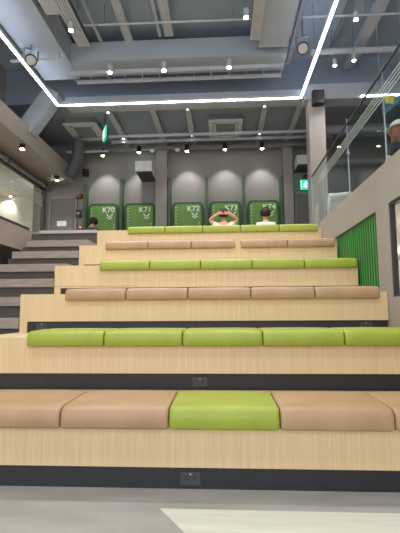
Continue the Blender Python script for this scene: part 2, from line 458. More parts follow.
for i, (px, top) in enumerate([(85.5, 185), (121.5, 179), (169.3, 178), (206.4, 178), (243.7, 177), (281, 177)]):
    p = at(px, top, y=YB-.2)
    o = up(-.035, .035, -.26, 0, 0, p.z-LAND).build('divider_fin', M['fin'], None, (p.x, YB-.001, LAND))
    if i in (0, 5): pass
    tag(o, ['slim dark green fin at the left side of panel K70', 'slim dark green fin between panels K70 and K71', 'slim dark green fin between the pillar and panel K72', 'slim dark green fin between panels K72 and K73',
            'slim dark green fin between panels K73 and K74', 'slim dark green fin between panel K74 and the right pillar'][i], 'divider', 'green fins between the booth panels')

# doors
def door(name, pl, pr, ptop, notice, hand):
    a, c = at(pl, ptop, y=YB-.04), at(pr, ptop, y=YB-.04)
    w = c.x-a.x; h = 4.205-LAND
    d = bpy.data.objects.new(name, None); C.objects.link(d); d['kind'] = 'structure'; d.location = ((a.x+c.x)/2, YB, LAND)
    up(-w/2+.04, w/2-.04, -.03, -.001, 0.005, h-.04).build('door_leaf', M['door'], d)
    b = up(-w/2-.02, -w/2+.035, -.05, 0, 0, h).box(w/2-.035, w/2+.02, -.05, 0, 0, h).box(-w/2-.02, w/2+.02, -.05, 0, h-.035, h+.02)
    b.build('door_frame', M['wall'], d)
    MB().tube((hand*(w/2-.1), -.03, 1.02), (hand*(w/2-.1), -.075, 1.02), .012).bar((hand*(w/2-.1), -.075, 1.02), (hand*(w/2-.22), -.075, 1.02), .018, .018).build('door_handle', M['steel'], d)
    return d
door('door_1', 50, 76.5, 198, True, 1)
door('door_2', 295, 313, 194, False, -1)
p, q2 = at(57, 221, y=YB-.033), at(66.3, 226, y=YB-.033)
o = up(0, q2.x-p.x, -.002, 0, q2.z-p.z, 0).build('notice_sheet', M['paper'], None, (p.x, YB-.0305, p.z))
tag(o, 'white landscape paper notice on the grey door at the stair head', 'notice')

# devices on the back wall
def px_box(px0, py0, px1, py1, y, dep):
    a, c = at(px0, py1, y=y), at(px1, py0, y=y)
    return (a.x, c.x, y, y+dep, a.z, c.z)
y = YB-.05
t = thing('card_reader', 'black card reader on the wall right of the grey door with notice', 'card reader', at(78.8, 214, y=YB-.0))
t.location.y = YB
up(-.075, .075, -.05, 0, -.11, .11).build('body', M['black'], t); up(-.045, .045, -.054, -.05, -.02, .05).build('screen', M['steel'], t)
MB().tube((0, -.05, -.07), (0, -.056, -.07), .016).build('button', M['steel'], t)
for py, lab, c in ((196.5, 'red alarm sounder high on the wall between the left door and panel K70', 'alarm'), (227.5, 'small red call point low on the wall between the left door and panel K70', 'call point')):
    p = at(80.8, py, y=YB+.002)
    t = thing('fire_alarm' if py < 200 else 'call_point', lab, c, p)
    if py < 200:
        MB().tube((0, 0, 0), (0, -.04, 0), .075, .07, 16).build('base', M['dark'], t); MB().tube((0, -.04, 0), (0, -.09, 0), .065, .05, 16).build('dome', M['red'], t)
    else:
        up(-.06, .06, -.05, 0, -.06, .06).build('body', M['red'], t); up(-.03, .03, -.053, -.05, -.03, .03).build('glass_front', M['white'], t)
def speaker(loc, w, h, d, lab, front):
    t = thing('wall_speaker', lab, 'speaker', loc)
    MB().box(-w/2, w/2, -d, 0, -h/2, h/2, bev=.008).build('cabinet', M['black'], t)
    up(-w/2+.02, w/2-.02, -d-.006, -d, -h/2+.02, h/2-.02).build('grille', M['dark'], t)
    return t
p = at(86.5, 173.5, y=YB); speaker(p, .15, .2, .12, 'small black speaker high on the back wall above the left end of panel K70', 1)
p = at(318, 100, y=8.62); speaker((p.x-.02, 8.618, p.z), .24, .30, .16, 'black speaker box at the top of the grey column', 1)
# duct boxes sticking out of the back wall
for pa, pb, p1, p2, p3, lab in ((141.5, 157, 161, 171.5, 182, 'grey vent box sticking out of the back wall above panel K71'), (293, 313, 155, 164.5, 173, 'grey vent box sticking out of the back wall above the right door and exit sign')):
    zb = at(pa, p3, y=YB).z
    a = at(pa, p2, z=zb); dpt = YB-a.y
    xa, xb = at(pa, p3, y=YB).x, at(pb, p3, y=YB).x
    zt = at(pa, p1, y=a.y).z
    t = thing('vent_box', lab, 'vent', ((xa+xb)/2, YB, zb))
    w = xb-xa; h = zt-zb
    up(-w/2, w/2, -dpt, 0, .01, h).build('casing', M['acwhite'], t)  # pale casing colour carries the wall washers' light on its front
    b = up(-w/2+.02, w/2-.02, -dpt+.02, -.02, -.002, .0098); b.build('shaded_underside', M['dark'], t)  # dark sheet stands in for the shade under the box
# exit signs
def exit_sign(loc, w, h, rotz, lab, stem):
    t = thing('exit_sign', lab, 'exit sign', loc, rotz=rotz)
    MB().box(-w/2, w/2, -.04, 0, 0, h, bev=.006).build('housing', M['exit'], t)
    s = h*.9
    b = MB(); f = -.044
    cx = -.02; 
    def P(x, z): return Vector((cx+x*s, f, h/2+z*s))
    b.tube(P(.06, .30)+Vector((0, .004, 0)), P(.06, .30)-Vector((0, .004, 0)), .07*s, seg=12)
    for q1, q3 in (((.02, .2), (-.06, -.08)), ((-.06, -.08), (.1, -.2)), ((.1, -.2), (.06, -.38)), ((-.06, -.08), (-.16, -.24)), ((-.16, -.24), (-.32, -.22)), ((.02, .16), (.2, .06)), ((.02, .16), (-.16, .1)), ((-.16, .1), (-.2, -.04))):
        b.bar(P(*q1), P(*q3), .008, .08*s, up=(0, 0, 1) if abs(q1[0]-q3[0]) > abs(q1[1]-q3[1]) else (1, 0, 0))
    b.box(cx+.3*s, cx+.34*s, f-.002, f+.004, .1*h, .9*h); b.box(cx-.5*s, cx-.46*s, f-.002, f+.004, .1*h, .9*h)
    b.build('running_figure_symbol', M['exitw'], t)
    MB().tube((0, -.02, h), (0, -.02, h+stem), .012).build('stem', M['dark'], t)
    return t
a, c = at(300.5, 190, y=11.2), at(311.3, 180, y=11.2)
exit_sign(((a.x+c.x)/2, 11.2, a.z), c.x-a.x, c.z-a.z, 0, 'teal lit exit sign by the right door on the back wall', .12)
MB().tube((0, 0, 0), (0, .2, 0), .012)
up(-.05, .05, 0, .205, 0, .06).build('bracket', M['dark'], [o for o in C.objects if o.name.startswith('exit_sign')][0], (0, -.02, c.z-a.z+.1))
p = at(105.5, 140, y=9.6)
exit_sign((p.x, 9.6, p.z), .34, .30, -1.15, 'teal exit sign hanging from the ceiling beside the left air conditioner, seen edge on', CB-p.z-.30)

# ------------------------------------------------------------------ ceiling
lz = 5.5
t = thing('led_light_line', 'long white LED light line in three straight runs below the ceiling around the room', 'light', (0, 0, lz))
xl, xr, yl = -3.57, 1.72, 8.55
def led(parent, a, b_, added_uplight=True):
    a, b_ = Vector(a), Vector(b_)
    d = MB().bar(a+Vector((0, 0, .02)), b_+Vector((0, 0, .02)), .06, .06).build('profile', M['batten'], parent)
    MB().bar(a+Vector((0, 0, -.018)), b_+Vector((0, 0, -.018)), .046, .014).build('diffuser', M['led'], d)
    if added_uplight: MB().bar(a+Vector((0, 0, .054)), b_+Vector((0, 0, .054)), .046, .006).build('added_uplight', M['ledfill'], d)  # added upward glow that lights the ceiling, hidden from below
led(t, (xl, 0, 0), (xl, yl, 0)); led(t, (xr, 0, 0), (xr, yl, 0)); led(t, (xl+.04, yl, 0), (xr-.04, yl, 0), False)
for x in (xl, xr):
    for y in (1.5, 4.5, 7.2): MB().tube((x, y, .05), (x, y, CE-lz), .006).build('hanger', M['pipe'], t)
t = thing('led_light_line', 'short white LED light line behind the glass railing above the mezzanine', 'light', (0, 0, lz))
led(t, (2.98, yl, 0), (6.4, yl, 0), False)

# U-shaped duct
zd = 5.9
b = up(-3.75, -2.98, 2, 8.24, zd, zd+.5)
tag(b.build('air_duct', M['duct']), 'wide pale grey duct running along the left side below the ceiling', 'duct')
tag(up(-2.979, 1.30, 7.66, 8.2, zd+.02, zd+.42).build('air_duct', M['duct']), 'wide grey duct crossing below the ceiling just before the LED line', 'duct')
tag(up(.74, 1.28, 2, 7.45, zd+.03, zd+.48).build('air_duct', M['duct']), 'flat grey duct running lengthwise beside the right slot diffuser', 'duct')
a = at(29, 0, z=5.95)
tag(up(-2.90, -2.63, 2, 6.35, 5.93, 6.3).build('air_duct', M['batten']), 'short pale duct end beside the left slot diffuser, near the upper left corner', 'duct')
def cable_tray(x0, x1, y, z, lab):
    t = thing('cable_tray', lab, 'cable tray', (0, y, z))
    for s in (-1, 1): up(x0, x1, s*.17-.015, s*.17+.015, 0, .07).build('side_rail', M['batten'], t)
    n = int((x1-x0)/.35)
    for i in range(n+1): up(x0+(x1-x0-.03)*i/n, x0+(x1-x0-.03)*i/n+.016, -.155, .155, .02, .03).build('rung', M['duct'], t)
    for i in range(4):
        x = x0+.2+(x1-x0-.4)*i/3; MB().tube((x, 0, .03), (x, 0, 5.92-z if y < 8.9 else CB-z), .008).build('hanger', M['pipe'], t)
cable_tray(-3.0, 1.25, 7.95, 5.72, 'light grey cable tray below the cross duct that carries the bright spotlights')
cable_tray(-2.9, 2.9, 10.35, 5.42, 'grey cable tray crossing the lower rear ceiling before the back wall')

# slot diffusers
def slots(x0, x1, y0, y1, z, lab):
    t = thing('slot_diffuser', lab, 'air diffuser', ((x0+x1)/2, 0, z))
    w = x1-x0
    up(-w/2, w/2, y0, y1, .03, .12).build('box', M['dark'], t)
    n = 4
    for i in range(n+1):
        x = -w/2 + (w-.035)*i/n
        up(x, x+.035, y0, y1, 0, .0295).build('fin', M['batten'], t)
    for y in (y0+.4, y1-.4): MB().tube((0, y, .12), (0, y, CE-z), .01).build('hanger', M['pipe'], t)
a = at(80, 47, z=5.86)
slots(-2.62, -2.40, 3, a.y, 5.86, 'long slot diffuser with fine fins near the upper left corner of the ceiling')
a = at(258, 40, z=5.86)
slots(.55, .735, 3, a.y, 5.86, 'long slot diffuser with fine fins hung beside the flat right duct')

# battens of the main ceiling (lengthwise)
def batten(x, y0, y1, z, w, h, lab, m='batten', top=CE):
    t = thing('ceiling_batten', lab, 'ceiling batten', (x, 0, z), 'lengthwise battens below the ceilings')
    up(-w/2, w/2, y0, y1, 0, h).build('channel', M[m], t)
    for y in (y0+.3, y1-.3): up(-.012, .012, y-.012, y+.012, h, top-z).build('hanger', M['pipe'], t)
batten(-1.80, 2, 7.75, 6.3, .15, .1, 'broad pale batten running lengthwise left of the two close ones in the upper ceiling')
batten(-1.16, 2, 7.55, 6.3, .06, .1, 'thin pale batten, left one of the two close together in the upper ceiling')
batten(-.98, 2, 7.55, 6.3, .17, .1, 'broad pale batten, right one of the two close together in the upper ceiling')
batten(-2.36, 2, 7.8, 6.3, .05, .06, 'thin batten running lengthwise just right of the left slot diffuser')
batten(2.86, 3, 8.9, 6.3, .2, .12, 'broad pale batten running lengthwise over the mezzanine at the upper right')
batten(1.42, 3, 8.3, 6.1, .09, .08, 'grey batten running lengthwise between the flat right duct and the right LED run', 'pipe')
batten(-3.95, 2, 8.3, 5.95, .12, .1, 'grey batten running lengthwise above the left LED run', 'pipe')
batten(2.3, 3, 8.5, 6.35, .05, .06, 'thin batten running lengthwise just right of the right LED run', 'pipe')
for x, lab in ((-2.62, 'pale batten in the rear ceiling beside the left air conditioner'), (-1.58, 'pale batten in the rear ceiling midway between the hanging exit sign and the centre'), (-.76, 'pale batten in the rear ceiling just left of the centre air conditioner'),
               (1.03, 'pale batten in the rear ceiling just right of the centre air conditioner'), (1.83, 'pale batten in the rear ceiling beside the grey column')):
    batten(x, 9.08, 11.3, 5.62, .13, .07, lab, 'batten', CB)
# crosswise pipes
def pipe(a, b_, r, lab, top, m='pipe'):
    a, b_ = Vector(a), Vector(b_)
    t = thing('ceiling_pipe', lab, 'pipe', a)
    MB().tube((0, 0, 0), b_-a, r).build('pipe_run', M[m], t)
    for f in (.1, .5, .9):
        q = (b_-a)*f; MB().tube(q, q+Vector((0, 0, top-(a+q).z)), .006, seg=6).build('hanger', M['pipe'], t)
a, c = at(84, 28, z=6.2), at(300, 12, z=6.2)
pipe((-2.7, 7.0, 6.2), (3.2, 7.05, 6.2), .02, 'thin pale pipe crossing the upper ceiling', CE, 'batten')
pipe((1.85, 8.0, 6.15), (6, 8.0, 6.15), .06, 'pale pipe crossing above the mezzanine before the beam', CE, 'batten')
pipe((-4.2, 10.75, 5.3), (-3.05, 10.75, 5.3), .03, 'short lamp rail above panel K70 near the left bulkhead', CB, 'batten')
pipe((-4.0, 7.3, 5.75), (-2.95, 7.3, 5.75), .03, 'short pipe crossing below the left duct by the round lamp', zd, 'batten')
pipe((2.3, 9.8, 5.3), (6.3, 9.8, 5.3), .12, 'thick pipe crossing behind the glass railing above the mezzanine', CB, 'pipe')
pipe((2.3, 10.9, 4.9), (6.3, 10.9, 4.9), .09, 'lower thick pipe by the mezzanine back wall', CB, 'pipe')
# sloping rectangular duct at the left
a = at(27, 131, y=8.775); c = at(52, 97, y=8.775); c = a+(c-a)*1.12
o = MB().bar(a, c, .36, .32, up=(0, 1, 0)).build('air_duct', M['duct']); tag(o, 'sloping rectangular grey duct rising from the left bulkhead past the LED corner', 'duct')
# flexible duct
pts = []
A0, A1, A2 = at(80, 140, y=10.45), at(77, 166, y=10.6), at(69.5, 175, y=10.7)
for i in range(13):
    s = i/12; pts.append(A0*(1-s)**2 + A1*2*s*(1-s) + A2*s*s)
pts[0].z = 5.5
o = MB().path(pts, [.16+.008*(i % 2) for i in range(13)], 14).build('flexible_duct', M['flex'], smooth=True); tag(o, 'curved dark grey flexible duct hanging below the left air conditioner', 'duct')
# cassettes
def cassette(cx, cy, w, d, lab):
    z = 5.56
    t = thing('air_conditioner', lab, 'air conditioner', (cx, cy, z))
    b = MB()
    for a in ((-w/2, w/2, -d/2, -d/2+.1), (-w/2, w/2, d/2-.1, d/2), (-w/2, -w/2+.1, -d/2+.1, d/2-.1), (w/2-.1, w/2, -d/2+.1, d/2-.1)): b.box(*a, 0, .05)
    b.build('frame', M['acwhite'], t)
    up(-w/2+.03, w/2-.03, -d/2+.03, d/2-.03, .0505, CB-z).build('body', M['pipe'], t)
    up(-w/2+.20, w/2-.20, -d/2+.2, d/2-.2, -.004, .03).build('grille', M['pipe'], t)
    b = MB()
    for s in (-1, 1):
        b.box(-w/2+.2, w/2-.2, s*(d/2-.15)-.035, s*(d/2-.15)+.035, .01, .03); b.box(s*(w/2-.15)-.035, s*(w/2-.15)+.035, -d/2+.2, d/2-.2, .01, .03)
    b.build('air_flaps', M['acwhite'], t)
cassette(-3.48, 10.15, .84, 1.0, 'square ceiling air conditioner at the left rear beside the hanging exit sign')
cassette(.12, 10.2, .84, 1.0, 'square ceiling air conditioner in the middle of the rear ceiling')

# lamps
def ceil_spot(px, py, z, top, kind, lab, group, energy, y=None, target=None, ang=70, size=1.0):
    p = at(px, py, z=z) if y is None else at(px, py, y=y)
    t = thing('spotlight', lab, 'spotlight', p, group)
    r = .045*size
    hm = M['black'] if kind == 'black' else M['batten']
    MB().tube((0, 0, .012), (0, 0, .15*size), r, seg=16).build('housing', hm, t)
    MB().tube((0, 0, 0), (0, 0, .0115), r*.8, seg=16).build('lens', M['lamp'] if energy > 30 else M['lampw' if size > .8 else 'lamps'], t)
    if top-p.z > .16*size: MB().tube((0, 0, .15*size), (0, 0, top-p.z), .008, seg=8).build('stem', M['pipe'], t)
    tg = Vector((0, 0, -3)) if target is None else Vector(target)-p
    light('SPOT', (0, 0, -.02), energy, target=None, parent=t, spot=ang).rotation_euler = tg.to_track_quat('-Z', 'Y').to_euler()
    return t
G1 = 'bright spotlights below the main ceiling'
for px, py, e, lab in ((110, 73, 150, 'bright spotlight on the cross duct, left one of three in a row'), (164, 71, 150, 'bright spotlight on the cross duct, middle one of three in a row'), (229, 68, 150, 'bright spotlight on the cross duct, right one of three in a row')):
    ceil_spot(px, py, 5.64, 5.72, 'grey', lab, G1, e, ang=110, size=1.15)
for px, py, lab in ((71, 31, 'bright spotlight beside the left slot diffuser near the ceiling corner'), (246, 18, 'bright spotlight in the upper ceiling left of the right slot diffuser')):
    ceil_spot(px, py, 5.7, CE if px > 100 else 5.86, 'grey', lab, G1, 110, ang=120)
for px, py, lab in ((356, 20, 'highest bright spotlight above the mezzanine, near the top right corner'), (335, 66, 'bright spotlight above the mezzanine just right of the LED corner, left of two'), (354, 61, 'bright spotlight above the mezzanine, right one of the two near the beam')):
    ceil_spot(px, py, 5.85, CE, 'grey', lab, 'bright spotlights above the mezzanine', 60, ang=100, size=.9)
G2 = 'small lamps in the rear ceiling'
for px, py, lab in ((108, 113, 'tiny lamp just behind the LED line near its left end'), (187.5, 109.5, 'tiny lamp just behind the LED line near its middle'), (264.5, 106.5, 'tiny lamp just behind the LED line near its right end'), (332.5, 105, 'tiny lamp behind the grey column under the beam'),
                    (123.5, 139, 'tiny lamp in the rear ceiling just right of the hanging exit sign'), (192, 136, 'tiny lamp at the rear cable tray near the middle of the ceiling'), (259.5, 134, 'tiny lamp at the rear cable tray right of the centre air conditioner')):
    ceil_spot(px, py, 5.50, CB, 'grey', lab, G2, 12, ang=90, size=.6)
G3 = 'black wall washers along the back wall'
for i, (px, py) in enumerate([(103, 156), (139, 153), (187, 151.5), (225, 150), (262, 149)]):
    p = at(px, py, y=10.95)
    ceil_spot(px, py, 0, CB, 'black', f'black wall-washing spotlight above panel K7{i}', G3, 70, y=10.95, target=(p.x, YB, 3.4), ang=80, size=1.25)
G4 = 'black downlights under the left soffit'
ceil_spot(22.3, 149.5, 4.50, 4.619, 'black', 'black cylinder downlight under the left soffit, the nearer of two', G4, 60, ang=80, size=1.25)
ceil_spot(57, 180.5, 4.50, 4.619, 'black', 'black cylinder downlight under the left soffit close to the grey door', G4, 60, ang=80, size=1.25)
# sensors
def dome(px, py, y, top, r, lab, n='smoke_detector'):
    p = at(px, py, y=y)
    t = thing(n, lab, 'detector', (p.x, y, top))
    MB().tube((0, 0, 0), (0, 0, -.02), r, seg=16).build('base', M['white'], t); MB().ball((0, 0, -.03), (r*.8, r*.8, r*.5)).build('dome', M['white'], t, smooth=True)
dome(60.7, 185, 10.9, 4.62, .10, 'white ceiling detector dome under the left soffit above the door')
p = at(52, 187, y=10.6)
t = thing('security_camera', 'small white bullet camera under the left soffit beside the window end', 'camera', (p.x, 10.6, 4.62))
MB().tube((0, 0, 0), (0, 0, -.08), .02).build('mount', M['white'], t); MB().tube((.03, .05, -.1), (-.03, -.12, -.16), .045, seg=16).build('body', M['white'], t); MB().tube((-.03, -.121, -.16), (-.033, -.128, -.1625), .03, seg=12).build('lens', M['black'], t)
for px, lab in ((152, 'white detector dome below the rear ceiling above panel K71'), (177.5, 'small white detector dome below the rear ceiling between pillar and panel K72')):
    dome(px, 150, 11.06, 5.42, .07, lab)
# pipe at the window head
p0, p1 = at(0, 157, x=XW+.12), at(47, 191, x=XW+.12)
t = thing('wall_pipe', 'grey pipe running along the head of the left window under the soffit', 'pipe', (XW+.1, 0, 4.44))
MB().tube((0, 3, 0), (0, 11.38, 0), .05).build('pipe_run', M['pipe'], t)
for y in (5, 7, 9, 11): up(-.1, .06, y-.02, y+.02, -.055, .055).build('clamp', M['dark'], t)
# round stage lamps
def stage(px, py, z, lab, hang):
    p = at(px, py, z=z)
    t = thing('stage_lamp', lab, 'stage lamp', p)
    d = (EYE+Vector((0, .8, -1))-p).normalized()
    MB().tube(-d*.2, d*0, .05, .1, 20).build('housing', M['steel'], t)
    MB().tube(d*0, d*.05, .108, .108, 24).build('rim', M['dark'], t)
    MB().tube(d*.0505, d*.058, .084, .084, 24).build('lens', M['nosing'], t)
    s = d.cross(Vector((0, 0, 1))).normalized()
    b = MB()
    for q in (-1, 1): b.bar(s*q*.12-d*.05, s*q*.12-d*.05+Vector((0, 0, .2)), .012, .03, up=s)
    b.bar(s*-.125-d*.05+Vector((0, 0, .2)), s*.125-d*.05+Vector((0, 0, .2)), .03, .012)
    b.tube(-d*.05+Vector((0, 0, .2)), -d*.05+Vector((0, 0, hang-p.z)), .014)
    b.build('yoke', M['steel'], t)
stage(31, 60, 5.58, 'round grey stage lamp with yoke beside the left LED run', 5.9)
stage(303, 48, 5.62, 'round grey stage lamp with yoke beside the right LED run', 6.6)
# lamp in the side room
p = at(11, 187, x=-6.6)
t = thing('spotlight', 'small ceiling spotlight seen through the left window', 'spotlight', (-6.9, p.y*6.9/6.6, 4.8))
MB().tube((0, 0, 0), (0, 0, -.06), .05, seg=14).build('housing', M['white'], t); MB().tube((0, 0, -.06), (0, 0, -.066), .04, seg=14).build('lens', M['lampw'], t)
light('SPOT', (0, 0, -.09), 60, parent=t, spot=110).rotation_euler = Vector((-.45, .1, -1)).to_track_quat('-Z', 'Y').to_euler()
light('POINT', (-6.4, 8, 4.5), 75, size=.3)
for y in (4.6, 7.4):  # lamps added to brighten the room inside the lower right window
    t = thing('added_ceiling_lamp', 'added round ceiling lamp brightening the room behind the lower right window', 'ceiling lamp', (2.7, y, 1.979), 'lamps added to the lower right room')
    MB().tube((0, 0, 0), (0, 0, -.05), .17, .16, 24).build('housing', M['white'], t); MB().tube((0, 0, -.05), (0, 0, -.06), .14, seg=24).build('diffuser', M['lamps'], t)
    light('POINT', (0, 0, -.16), 130, size=.12, parent=t)

# ------------------------------------------------------------------ balustrade
GX = 1.64
t = thing('glass_balustrade', 'clear glass railing with white etched stripes along the mezzanine edge on the right', 'railing', (GX, 0, PT))
ys = [7.4, 6.42, 5.28, 4.08, 2.9, 1.7, .5]
for i, (a, c) in enumerate(zip(ys, ys[1:])):
    z0 = LAND-PT if i == 0 else .001
    pn = MB()
    if i == 0: pn.box(-.006, .006, 6.605, a-.01, LAND-PT+.002, 1.0).box(-.006, .006, c+.01, 6.605, .001, 1.0)
    else: pn.box(-.006, .006, c+.01, a-.01, .001, 1.0)
    pn = pn.build('pane', M['glass'], t)
    for z in (3.075, 3.117, 3.158, 3.198):
        up(-.0075, -.0062, c+.01, a-.01 if i else c+.45, z-PT, z-PT+.011).build('etched_stripe', M['etch'], pn)
    if i == 0:
        for j in range(10): up(-.0075, -.0062, a-.45, a-.15, LAND-PT+.12+j*.04, LAND-PT+.132+j*.04).build('etched_stripe', M['etch'], pn)
for y in ys:
    up(-.006, .006, y-.005, y+.005, (LAND-PT+.001) if y > 6.6 else .001, 1.05 if y != 5.28 else 1.08).build('post', M['steel'], t)
up(-.010, .010, .5, 7.41, 1.001, 1.015).build('top_rail', M['dark'], t)
for y in (5.28,): up(-.02, .02, y-.02, y+.02, .60, .64).build('clamp', M['steel'], t)

# ------------------------------------------------------------------ white chairs
def chair(name, loc, rz, lab):
    t = thing(name, lab, 'chair', loc, 'white chairs on the mezzanine', rz)
    # seat shell
    b = MB(); bm = b.bm; grid = []
    prof = [(-.22, .46), (-.16, .445), (0, .43), (.14, .435), (.2, .48), (.235, .6), (.26, .75), (.27, .82)]
    for j, (py, pz) in enumerate(prof):
        row = []
        for i in range(9):
            u = (i-4)/4
            w = .23 if j < 5 else .23-.012*(j-4)
            lift = .05*u*u if j < 4 else .02*u*u
            cur = -.05*u*u if j >= 4 else 0
            row.append(bm.verts.new((u*w, py+cur, pz+lift)))
        grid.append(row)
    for A, B in zip(grid, grid[1:]):
        for i in range(8): bm.faces.new((A[i], A[i+1], B[i+1], B[i]))
    r = bmesh.ops.solidify(bm, geom=list(bm.faces), thickness=.014)
    b.build('seat_shell', M['chair'], t, smooth=True)
    for sx in (-1, 1):
        for sy in (-1, 1): MB().tube((sx*.15, sy*.12, .425), (sx*.21, sy*.2, 0.0), .014, .01).build('leg', M['chair'], t)
        MB().path([(sx*.215, -.12, .47), (sx*.25, -.1, .6), (sx*.25, .1, .66), (sx*.215, .235, .70)], .014, 8).build('arm', M['chair'], t, smooth=True)
    return t
chair('plastic_chair', (2.22, 7.75, LAND+.001), math.radians(165), 'white plastic chair behind the far end of the glass railing')
RPX, RPY = 2.5, 5.75
chair('plastic_chair', (RPX, RPY, LAND+.001), math.radians(-140), 'white plastic chair under the seated person with chestnut hair')

# ------------------------------------------------------------------ people
def skin_mesh(name, verts, edges, rad, m, parent, sub=2, extra=None, smooth=True):
    me = bpy.data.meshes.new(name); me.from_pydata([Vector(v) for v in verts], edges, [])
    o = bpy.data.objects.new(name, me); C.objects.link(o)
    o.modifiers.new('s', 'SKIN'); 
    sv = me.skin_vertices[0].data
    for i, r in enumerate(rad): sv[i].radius = (r, r) if not hasattr(r, '__len__') else r
    sv[0].use_root = True
    s = o.modifiers.new('d', 'SUBSURF'); s.levels = sub; s.render_levels = sub
    bpy.context.view_layer.update()
    nm = bpy.data.meshes.new_from_object(o.evaluated_get(bpy.context.evaluated_depsgraph_get()))
    bpy.data.objects.remove(o)
    bm = bmesh.new(); bm.from_mesh(nm)
    if extra: extra(bm)
    bm.to_mesh(nm); bm.free()
    nm.materials.clear(); nm.materials.append(m)
    for p in nm.polygons: p.use_smooth = smooth; p.material_index = 0
    o = bpy.data.objects.new(name, nm); C.objects.link(o); o.parent = parent
    return o
def person(loc, rz, label, seat_h, shirt, hair, arms, long_hair=False, cap=False, lean=.0, nod=0., scale=1):
    """seated figure facing -Y in its own axes; arms: 'lap', 'head'"""
    t = thing('person', label, 'person', loc, 'people on the upper level', rz)
    h = seat_h
    V, E, R = [], [], []
    def v(p, r, par=None):
        V.append(p); R.append(r)
        if par is not None: E.append((par, len(V)-1))
        return len(V)-1
    hip = v((0, 0, h+.10), .135)
    waist = v((0, .01+lean*.2, h+.26), .125, hip)
    chest = v((0, .01+lean*.55, h+.42), .145, waist)
    neckb = v((0, .01+lean*.8, h+.555), .075, chest)
    neck = v((0, -.0+lean*.9, h+.62), .052, neckb)
    hc = Vector((0, -.02+lean-nod*.06, h+.755-nod*.02))
    jaw = v((0, hc.y-.025, hc.z-.065), .062, neck)
    skull = v((0, hc.y+.005, hc.z+.015), .088, jaw)
    crown = v((0, hc.y+.012, hc.z+.06), .07, skull)
    legs = []
    for s in (-1, 1):
        hp = v((s*.095, -.02, h+.085), .09, hip)
        if seat_h > .2:
            kn = v((s*.12, -.43, h+.06), .062, hp); an = v((s*.12, -.42, .09), .042, kn); toe = v((s*.13, -.60, .045), .038, an)
        else:
            kn = v((s*.30, -.40, .16), .062, hp); an = v((s*-.02, -.42 - .05*s, .075), .042, kn); toe = v((s*-.14, -.44-.06*s, .06), .036, an)
        legs.append((hp, kn, an, toe))
    arml = []
    for s in (-1, 1):
        sh = v((s*.165, .01+lean*.75, h+.50), .062, chest)
        if arms == 'head':
            el = v((s*.30, .0+lean, h+.64), .044, sh); wr = v((s*.13, hc.y+.115, hc.z-.02), .03, el); d = Vector((-s*.95, .12, .28)).normalized(); base = Vector((s*.13, hc.y+.115, hc.z-.02))
        else:
            el = v((s*.23, -.06, h+.26), .044, sh); wr = v((s*.12, -.27, h+.18), .03, el); d = Vector((-s*.35, -.9, -.1)).normalized(); base = Vector((s*.12, -.27, h+.18))
        upv = Vector((0, 0, 1)); side = d.cross(upv).normalized(); pv = side.cross(d)
        pal = v(base+d*.055, (.018, .030), wr)
        for j, (ln, off) in enumerate(((.062, -.03), (.074, -.01), (.068, .011), (.052, .03))):
            q = base+d*.085+pv*off; k1 = v(q, .0095, pal)
            k2 = v(q+d*ln*.55+side*(-s*.006), .0085, k1); v(q+d*ln+side*(-s*.02), .0075, k2)
        th = v(base+d*.03+pv*.038, .011, pal); v(base+d*.062+pv*.062, .009, th)
        arml.append((sh, el))
    def face(bm):
        def el(c, r):
            q = bmesh.ops.create_uvsphere(bm, u_segments=10, v_segments=8, radius=1)
            for w in q['verts']: w.co = Vector((w.co.x*r[0], w.co.y*r[1], w.co.z*r[2]))+Vector(c)
        el((0, hc.y-.098, hc.z-.02), (.013, .022, .022))
        for s in (-1, 1): el((s*.086, hc.y+.01, hc.z-.012), (.012, .022, .032))
        el((0, hc.y-.082, hc.z-.062), (.024, .01, .007))
    body = skin_mesh('body', V, E, R, M['skin'], t, 2, face)
    b = MB()
    for s in (-1, 1): b.ball((s*.034, hc.y-.082, hc.z+.005), (.012, .008, .008))
    b.build('eyes', M['black'], t, smooth=True)
    # clothes: shells that follow the body
    V2, E2, R2 = [], [], []
    def w(i, par=None, g=.012, p=None, r=None):
        V2.append(V[i] if p is None else p); R2.append((R[i] if r is None else r)+g)
        if par is not None: E2.append((par, len(V2)-1))
        return len(V2)-1
    a = w(hip); bq = w(waist, a); c = w(chest, bq); n2 = w(neckb, c, .006)
    for sh, el in arml:
        q = w(sh, c); pe = Vector(V[sh]).lerp(Vector(V[el]), .75 if arms != 'head' else .6)
        w(el, q, .012, pe, .048)
    skin_mesh('shirt', V2, E2, R2, shirt, t, 2)
    V2.clear(); E2.clear(); R2.clear()
    a = w(hip, None, .016, (0, 0, h+.09))
    for hp, kn, an, toe in legs:
        q = w(hp, a); q = w(kn, q); w(an, q, .010)
    skin_mesh('trousers', V2, E2, R2, M['trousers'], t, 2)
    for hp, kn, an, toe in legs:
        A, B = Vector(V[an]), Vector(V[toe])
        MB().path([A+Vector((0, .0, -.02)), A.lerp(B, .5)+Vector((0, 0, -.01)), B, B+(B-A)*.15], [.05, .052, .046, .02], 10).build('shoe', M['black'], t, smooth=True)
    # hair
    b = MB(); b.ball((0, hc.y+.024, hc.z+.034), (.104, .108, .108))
